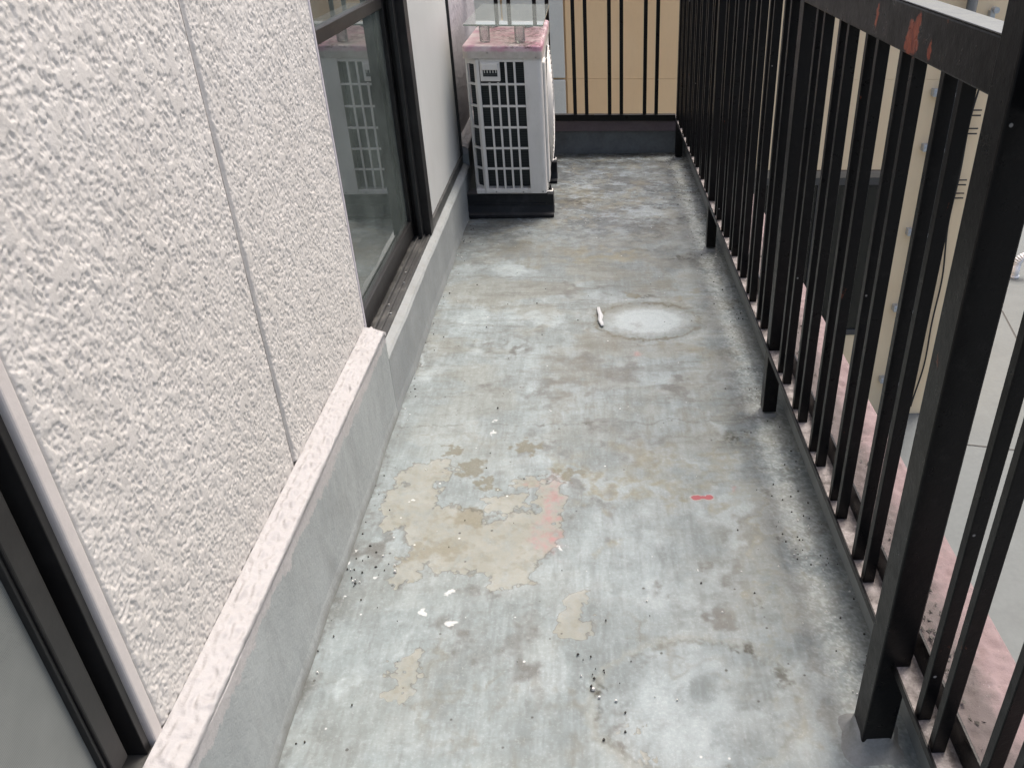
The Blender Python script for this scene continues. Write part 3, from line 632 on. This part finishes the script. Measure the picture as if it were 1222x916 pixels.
# cabinet: front corner column + front panel, as a rounded L profile extruded upward
bm = bmesh.new(); prof = [(-.258, y0)]
for i in range(9):
    a = -math.pi / 2 + i / 8 * math.pi / 2; prof.append((xr - .022 + .022 * math.cos(a), y0 + .022 + .022 * math.sin(a)))
for i in range(9):
    a = i / 8 * math.pi / 2; prof.append((xr - .022 + .022 * math.cos(a), y1 - .022 + .022 * math.sin(a)))
prof += [(xl, y1), (xl, y1 - .012), (xr - .016, y1 - .012), (xr - .012, y0 + .03), (-.258, y0 + .012)]
lo = [bm.verts.new((x, y, zb)) for x, y in prof]; hi = [bm.verts.new((x, y, zt)) for x, y in prof]
for i in range(len(prof)):
    j = (i + 1) % len(prof); bm.faces.new((lo[i], lo[j], hi[j], hi[i]))
bm.faces.new(lo[::-1]); bm.faces.new(hi); bmesh.ops.recalc_face_normals(bm, faces=bm.faces)
cab = acp('cabinet', bm, 'ac')
acp('coil', (lambda b: (abox(b, xl + .014, -.262, y0 + .046, y1 - .02, zb + .01, zt), b)[1])(bmesh.new()), 'fins')
box('base_tray', xl + .004, xr - .004, y0 + .004, y1 - .004, zb - .004, zb + .018, 'ac', ac, .004)
# top cover
bm = bmesh.new(); abox(bm, xl - .004, xr + .005, y0 - .006, y1 + .004, zt + .0005, .712, 0)
es = [e for e in bm.edges if abs(e.verts[0].co.z - e.verts[1].co.z) > .01]; bmesh.ops.bevel(bm, geom=es, offset=.026, segments=5, profile=.5, affect='EDGES')
es = [e for e in bm.edges if all(v.co.z > .711 for v in e.verts) and len(e.link_faces) == 2 and any(abs(f.normal.z) < .5 for f in e.link_faces)]
bmesh.ops.bevel(bm, geom=es, offset=.009, segments=3, profile=.5, affect='EDGES')
acp('top_cover', bm, 'ac_top')
# side grille
gx0, gx1 = -.436, -.262; rows = 6; gz0, gz1 = .128, .655
gf = root.__wrapped__ if False else None
box('grille_frame', gx0 - .016, gx0 - .002, y0 - .001, y0 + .014, zb + .002, zt - .002, 'ac', ac, .002)
box('grille_frame', gx0 - .0015, -.2585, y0, y0 + .012, zb + .002, gz0, 'ac', ac, .002)
box('grille_frame', gx0 - .0015, -.2585, y0, y0 + .012, gz1 - .006, zt - .0005, 'ac', ac, .002)
for k in range(1, 5):
    x = gx0 + (gx1 - gx0) * k / 5; box('grille_bar', x - .0042, x + .0042, y0 + .001, y0 + .010, gz0 + .0005, (gz1 - .0065) if k > 2 else gz1 - .085, 'ac', ac, .0015)
for k in range(1, rows):
    z = gz0 + (gz1 - .006 - gz0) * k / rows; box('grille_bar', gx0 - .0012, gx1 + .0035, y0 + .0022, y0 + .012, z - .0042, z + .0042, 'ac', ac, .0015)
# chamfered rear corner of the grille
ch = [(gx0 - .0165, y0 + .002), (xl - .001, y0 + .042)]
def chbar(name, za, zb_, s0, s1):
    bm = bmesh.new(); a = Vector((ch[0][0] + (ch[1][0] - ch[0][0]) * s0, ch[0][1] + (ch[1][1] - ch[0][1]) * s0)); b = Vector((ch[0][0] + (ch[1][0] - ch[0][0]) * s1, ch[0][1] + (ch[1][1] - ch[0][1]) * s1))
    d = (b - a).normalized(); nr = Vector((-d.y, d.x)) * -.008
    if nr.y < 0: nr = -nr
    q = [a, b, b + nr, a + nr]; lo = [bm.verts.new((p.x, p.y, za)) for p in q]; hi = [bm.verts.new((p.x, p.y, zb_)) for p in q]
    for i in range(4): bm.faces.new((lo[i], lo[(i + 1) % 4], hi[(i + 1) % 4], hi[i]))
    bm.faces.new(lo[::-1]); bm.faces.new(hi); bmesh.ops.recalc_face_normals(bm, faces=bm.faces); acp(name, bm, 'ac')
chbar('grille_bar', zb + .002, zt - .002, 0, .16); chbar('grille_bar', zb + .002, zt - .002, .82, 1.0)
for k in range(rows + 1):
    z = gz0 + (gz1 - .006 - gz0) * k / rows; t = .009 if k in (0, rows) else .0042; chbar('grille_bar', z - t, z + t, .161, .819)
# carrying handle recess
box('handle', gx0 + .0005, gx0 + .0805, y0 - .004, y0 + .020, .575, .650, 'ac', ac, .003)
hd = [c for c in ac.children if c.name.startswith('handle')][0]
box('grip_slot', gx0 + .012, gx0 + .070, y0 - .0052, y0 - .0042, .594, .619, 'fins', hd, 0)
box('grip_lip', gx0 + .008, gx0 + .074, y0 - .013, y0 - .0045, .620, .645, 'ac', hd, .003)
for k in range(5): box('slot_rib', gx0 + .017 + k * .0115, gx0 + .020 + k * .0115, y0 - .0065, y0 - .0053, .608, .619, 'ac', hd, 0)
for sx, sz in ((-.407, .115), (-.29, .114), (-.205, .115), (-.40, .685), (-.208, .668)):
    bm = bmesh.new(); yy0 = y0 - .0065 if sz > .66 else y0; cyl(bm, (sx, yy0 + .004, sz), (sx, yy0 - .002, sz), .004, .0035, 10); acp('screw', bm, 'bolt_steel')
# fan guard on the front (towards the railing)
bm = bmesh.new(); cy_, cz_ = 4.03, .385
def torus(bm, R, r, cx):
    seg, sg = 48, 6; V = [[bm.verts.new((cx + r * math.cos(b), cy_ + (R + r * math.sin(b)) * math.cos(a), cz_ + (R + r * math.sin(b)) * math.sin(a))) for b in [j * math.tau / sg for j in range(sg)]] for a in [i * math.tau / seg for i in range(seg)]]
    for i in range(seg):
        for j in range(sg): bm.faces.new((V[i][j], V[(i + 1) % seg][j], V[(i + 1) % seg][(j + 1) % sg], V[i][(j + 1) % sg]))
for k in range(11): torus(bm, .05 + .0205 * k, .0032, xr + .020 - .010 * (k / 10) ** 3)
for k in range(12):
    a = k * math.tau / 12; cyl(bm, (xr + .018, cy_ + .05 * math.cos(a), cz_ + .05 * math.sin(a)), (xr + .006, cy_ + .262 * math.cos(a), cz_ + .262 * math.sin(a)), .0035, seg=6)
acp('fan_guard', bm, 'ac', smooth=True)
bm = bmesh.new(); cyl(bm, (xr + .0005, cy_, cz_), (xr + .004, cy_, cz_), .258, seg=48); acp('fan_opening', bm, 'fins')
box('front_bezel', xr - .002, xr + .010, y0 + .05, y0 + .17, zb + .03, zt - .02, 'ac', ac, .006)
for yy1 in (y0 + .055, y0 + .555):
    box('mounting_foot', xl + .02, xr + .022, yy1 - .022, yy1 + .022, .1015, .106, 'ac', ac, .001)
    bm = bmesh.new(); cyl(bm, (xr + .010, yy1, .104), (xr + .010, yy1, .128), .004, seg=8); cyl(bm, (xr + .010, yy1, .107), (xr + .010, yy1, .114), .009, seg=6); acp('bolt', bm, 'black_plastic')
# blocks under the unit
def block(y, label):
    r = root('support_block', label, 'support block', (-.352, y, 0), 'plastic blocks under the air conditioner')
    bm = bmesh.new(); prof = [(-.062, 0), (-.062, .012), (-.050, .020), (-.042, .050), (-.040, .098), (-.036, .1012), (.036, .1012), (.040, .098), (.042, .050), (.050, .020), (.062, .012), (.062, 0)]
    a = [bm.verts.new((-.188, p, z)) for p, z in prof]; b = [bm.verts.new((.190, p, z)) for p, z in prof]
    for i in range(len(prof)): bm.faces.new((a[i], a[(i + 1) % len(prof)], b[(i + 1) % len(prof)], b[i]))
    bm.faces.new(a[::-1]); bm.faces.new(b); bmesh.ops.recalc_face_normals(bm, faces=bm.faces); mesh('block_body', bm, 'black_plastic', r)
    for s in (-1, 1):
        bm = bmesh.new(); abox(bm, -.16, .16, s * .0435 - .003, s * .0435 + .003, .052, .060, .001); mesh('slot_rail', bm, 'black_plastic', r)
block(y0 + .055, 'black plastic block under the near end of the air conditioner')
block(y0 + .555, 'black plastic block under the far end of the air conditioner')
# glass plate on four jars
ZT = .7125
jm = bmesh.new(); prof = [(.0, .001), (.019, .001), (.0215, .006), (.0215, .058), (.018, .066), (.0165, .069), (.0165, .0745), (.0150, .0745), (.0150, .068), (.0195, .057), (.0195, .008), (.0, .006)]
R_ = [[jm.verts.new((r * math.cos(a), r * math.sin(a), z)) for a in [i * math.tau / 20 for i in range(20)]] for r, z in prof[1:-1]]
for a, b in zip(R_, R_[1:]):
    for i in range(20): jm.faces.new((a[i], a[(i + 1) % 20], b[(i + 1) % 20], b[i]))
jm.faces.new(R_[0][::-1]); jm.faces.new(R_[-1]); jme = None
for x, y, lb in ((-.414, 3.652, 'clear glass jar under the near left corner of the glass sheet'), (-.273, 3.652, 'clear glass jar under the near right corner of the glass sheet'),
                 (-.420, 4.09, 'clear glass jar under the far left corner of the glass sheet'), (-.262, 4.09, 'clear glass jar under the far right corner of the glass sheet')):
    if jme is None: o = mesh('glass_jar', jm, 'jar_glass', None, True); jme = o.data
    else: o = mesh('glass_jar', jme, 'jar_glass')
    o.location = (x, y, ZT); tag(o, lb, 'jar', 'jars holding up the glass sheet')
gp = bmesh.new(); abox(gp, -.156, .156, -.345, .345, 0, .006, .0008, 1)
gpo = mesh('glass_sheet', gp, 'plate_glass'); gpo.location = (-.327, 3.883, ZT + .0748); tag(gpo, 'clear glass sheet resting on jars above the air conditioner', 'glass sheet')

# ------------------------------------------------------------------ neighbouring house beyond the end
YN = 6.5
nb = root('neighbour_house', 'beige clad neighbouring house beyond the railing with grey siding on its left', 'house', (1.0, YN, -3.0)); NB = base(nb)
box('wall_core', -4.0, 3.14, YN + .02, YN + 5, -3.0, 1.15, 'beige_siding', nb, 0)
zs = [-3.0, .04, .95, 1.16]
for x0, x1, mt in ((-.155, 1.30, 'beige_siding'), (1.30, 2.43, 'paler_siding'), (2.43, 3.145, 'paler_siding')):
    for za, zb2 in zip(zs, zs[1:]):
        if x0 == 1.30 and za == -3.0:
            box('siding_panel', x0 + .001, x1 - .001, YN, YN + .019, -.655, zb2 - .0008, mt, nb, .0015)
            box('siding_panel', x0 + .001, x1 - .001, YN, YN + .019, za, -2.145, mt, nb, .0015); continue
        box('siding_panel', x0 + .001, x1 - .001, YN, YN + .019, za + .0008, zb2 - .0008, mt, nb, .0015)
for x0, x1 in ((-.60, -.165), (-1.06, -.61), (-1.52, -1.07), (-2.0, -1.53), (-3, -2.01)):
    for za, zb2 in zip(zs, zs[1:]):
        box('siding_panel', x0 + .002, x1 - .002, YN - .012, YN + .019, za + .006, zb2 - .006, 'grey_siding', nb, .008)
wn_ = box('window_frame', 1.31, 2.42, YN + .0195, YN + .022, -2.14, -.66, 'dark_frame', nb, 0)
wn_ = box('window', 1.31, 2.42, YN - .018, YN + .018, -.715, -.6605, 'trim_brown', nb, .003)
for a in ((1.31, 1.36, -2.14, -.716), (2.37, 2.42, -2.14, -.716), (1.361, 2.369, -.775, -.716), (1.361, 2.369, -2.14, -2.09), (1.84, 1.90, -2.089, -.776)):
    box('window_frame', a[0], a[1], YN - .014, YN + .016, a[2], a[3], 'dark_frame', wn_, .002)
for a in ((1.361, 1.839), (1.901, 2.369)):
    box('pane', a[0], a[1], YN + .004, YN + .010, -2.089, -.776, 'dark_glass', wn_, 0)
# downpipe with clamps
dp = root('downpipe', 'dark downpipe with metal clamps on the corner of the beige house', 'pipe', (2.79, YN - .08, -3.0)); DB = base(dp)
bm = bmesh.new(); cyl(bm, (2.79, YN - .08, -3.0), (2.79, YN - .08, 1.14), .038, seg=20); bmesh.ops.translate(bm, verts=bm.verts, vec=-DB); mesh('pipe', bm, 'pipe_dark', dp, True)
for z in (.72, -.05, -.47, -1.17, -1.87, -2.6):
    cl = box('clamp', 2.635, 2.752, YN - .06, YN + .001, z - .028, z + .028, 'galvanised', dp, .004)
    bm = bmesh.new(); cyl(bm, (2.655, YN - .068, z), (2.655, YN - .0605, z), .012, seg=6); bmesh.ops.translate(bm, verts=bm.verts, vec=-DB); mesh('clamp_bolt', bm, 'galvanised', cl)
    bm = bmesh.new(); cyl(bm, (2.79, YN - .08, z - .016), (2.79, YN - .08, z + .016), .0415, seg=20); bmesh.ops.translate(bm, verts=bm.verts, vec=-DB); mesh('clamp_ring', bm, 'galvanised', cl)
cb = root('wall_cable', 'thin black cable held by a metal clip on the beige house wall', 'cable', (2.99, YN, -3.0)); CB = base(cb)
bm = bmesh.new()
pts = [Vector((3.0 + .025 * math.sin(z * 2.3) + .01 * math.sin(z * 7), YN - .03, z)) for z in np.linspace(-2.9, .46, 60)]
for a, b in zip(pts, pts[1:]): cyl(bm, a, b, .008, seg=8, caps=False)
bmesh.ops.translate(bm, verts=bm.verts, vec=-CB); mesh('cable', bm, 'cable_black', cb, True)
for z in (-.2, -.34, -.75, -.86):
    bm = bmesh.new()
    for k in (-.02, .02): cyl(bm, (2.95, YN - .04, z + k), (3.05, YN - .04, z + k), .006, seg=6)
    bmesh.ops.translate(bm, verts=bm.verts, vec=-CB); mesh('cable_tie', bm, 'cable_black', cb)
box('clip_plate', 2.955, 2.995, YN - .05, YN - .001, .40, .53, 'galvanised', cb, .004)
bm = bmesh.new(); cyl(bm, (2.985, YN - .08, .535), (2.985, YN - .02, .535), .022, seg=12); bmesh.ops.translate(bm, verts=bm.verts, vec=-CB); mesh('clip_bolt', bm, 'galvanised', cb)
# white vent elbow standing on the ground below
ve = root('vent_pipe', 'white plastic pipe elbow standing on the concrete ground below', 'pipe', (5.47, 9.68, -3.0)); VB = base(ve)
bm = bmesh.new(); pts = [Vector((0, 0, 0)), Vector((0, 0, .18))] + [Vector((.10 - .10 * math.cos(a), 0, .18 + .10 * math.sin(a))) for a in np.linspace(.2, 1.57, 7)] + [Vector((.17, 0, .275))]
for a, b in zip(pts, pts[1:]): cyl(bm, a, b, .055, seg=16)
mesh('pipe', bm, 'white_pvc', ve, True)
bm = bmesh.new(); cyl(bm, (.165, 0, .275), (.20, 0, .272), .066, seg=16); mesh('collar', bm, 'white_pvc', ve, True)
bm = bmesh.new(); cyl(bm, (0, 0, .0), (0, 0, .03), .066, seg=16); mesh('collar', bm, 'white_pvc', ve, True)

# ------------------------------------------------------------------ small things on the floor
def bead(name, pts, r, mat, label, cat):
    bm = bmesh.new(); n_ = 7; R2 = []
    for k, p in enumerate(pts):
        rr = r * (.55 + .45 * math.sin(math.pi * (k + .6) / (len(pts) + .2))) * random.uniform(.85, 1.15)
        d = Vector(pts[min(k + 1, len(pts) - 1)]) - Vector(pts[max(0, k - 1)]); d.normalize(); sd = d.cross(Vector((0, 0, 1))).normalized()
        R2.append([bm.verts.new(Vector(p) + sd * rr * math.cos(a) + Vector((0, 0, 1)) * rr * .38 * (math.sin(a) + .5)) for a in [i * math.tau / n_ for i in range(n_)]])
    for a, b in zip(R2, R2[1:]):
        for i in range(n_): bm.faces.new((a[i], a[(i + 1) % n_], b[(i + 1) % n_], b[i]))
    bm.faces.new(R2[0][::-1]); bm.faces.new(R2[-1]); bmesh.ops.recalc_face_normals(bm, faces=bm.faces)
    return tag(mesh(name, bm, mat, None, True), label, cat)
pt = [(714, 368), (715, 373), (717, 378), (716, 383), (718, 387), (719, 390)]
bead('sealant_scrap', [(*fl(u, v), .003) for u, v in pt], .0095, 'caulk_white', 'curled white scrap of sealant beside the round stain on the floor', 'scrap')
def flakes(name, mat, spots, label, smin, smax):
    bm = bmesh.new()
    for x, y in spots:
        s = random.uniform(smin, smax); k = random.randint(4, 6); a0 = random.random() * 6
        r = [s * random.uniform(.5, 1.1) for _ in range(k)]; hgt = s * random.uniform(.25, .6)
        lo = [bm.verts.new((x + r[i] * math.cos(a0 + i * math.tau / k), y + r[i] * math.sin(a0 + i * math.tau / k), -.002)) for i in range(k)]
        hi = [bm.verts.new((x + .7 * r[i] * math.cos(a0 + i * math.tau / k), y + .7 * r[i] * math.sin(a0 + i * math.tau / k), hgt + random.uniform(-.3, .3) * hgt)) for i in range(k)]
        for i in range(k): bm.faces.new((lo[i], lo[(i + 1) % k], hi[(i + 1) % k], hi[i]))
        bm.faces.new(hi)
    o = mesh(name, bm, mat); tag(o, label, 'debris'); o['kind'] = 'stuff'; return o
def scatter(nr, ne, nl, ncl):
    s = [(random.uniform(-.53, .5), random.uniform(.6, 4.6)) for _ in range(nr)]
    s += [(.52 - abs(random.gauss(0, .05)), random.uniform(.5, 4.6)) for _ in range(ne)]
    s += [(-.535 + abs(random.gauss(0, .022)), random.uniform(.8, 3.6)) for _ in range(nl)]
    for _ in range(ncl):
        u, v = random.choice([(425, 665), (1040, 700), (960, 650), (720, 820), (440, 690), (800, 195), (860, 240), (690, 180)]); x, y = fl(u, v); s.append((x + random.gauss(0, .03), y + random.gauss(0, .05)))
    return [q for q in s if -.537 < q[0] < .53]
flakes('dark_grit', 'debris_dark', scatter(70, 110, 50, 90), 'dark grit scattered over the balcony floor', .0012, .0034)
flakes('paint_flakes', 'debris_pale', scatter(20, 60, 14, 45), 'pale paint flakes scattered over the balcony floor', .0015, .0042)
mo = bmesh.new()
for k in range(420):
    y = random.uniform(.6, 3.2) if k % 3 else random.gauss(.98, .06); x = random.gauss(.575, .02) ; s = random.uniform(.0015, .005)
    if not (.52 < x < .69): continue
    p = Vector((x, y, .154)); v = [mo.verts.new(p + Vector((random.uniform(-s, s), random.uniform(-s, s) * 1.5, random.uniform(0, s)))) for _ in range(4)]
    for f in ((0, 1, 2), (0, 2, 3), (0, 1, 3), (1, 2, 3)): mo.faces.new([v[i] for i in f])
o = mesh('leaf_litter', mo, 'debris_dark'); tag(o, 'dry dark litter on the pink coping beyond the railing', 'litter'); o['kind'] = 'stuff'
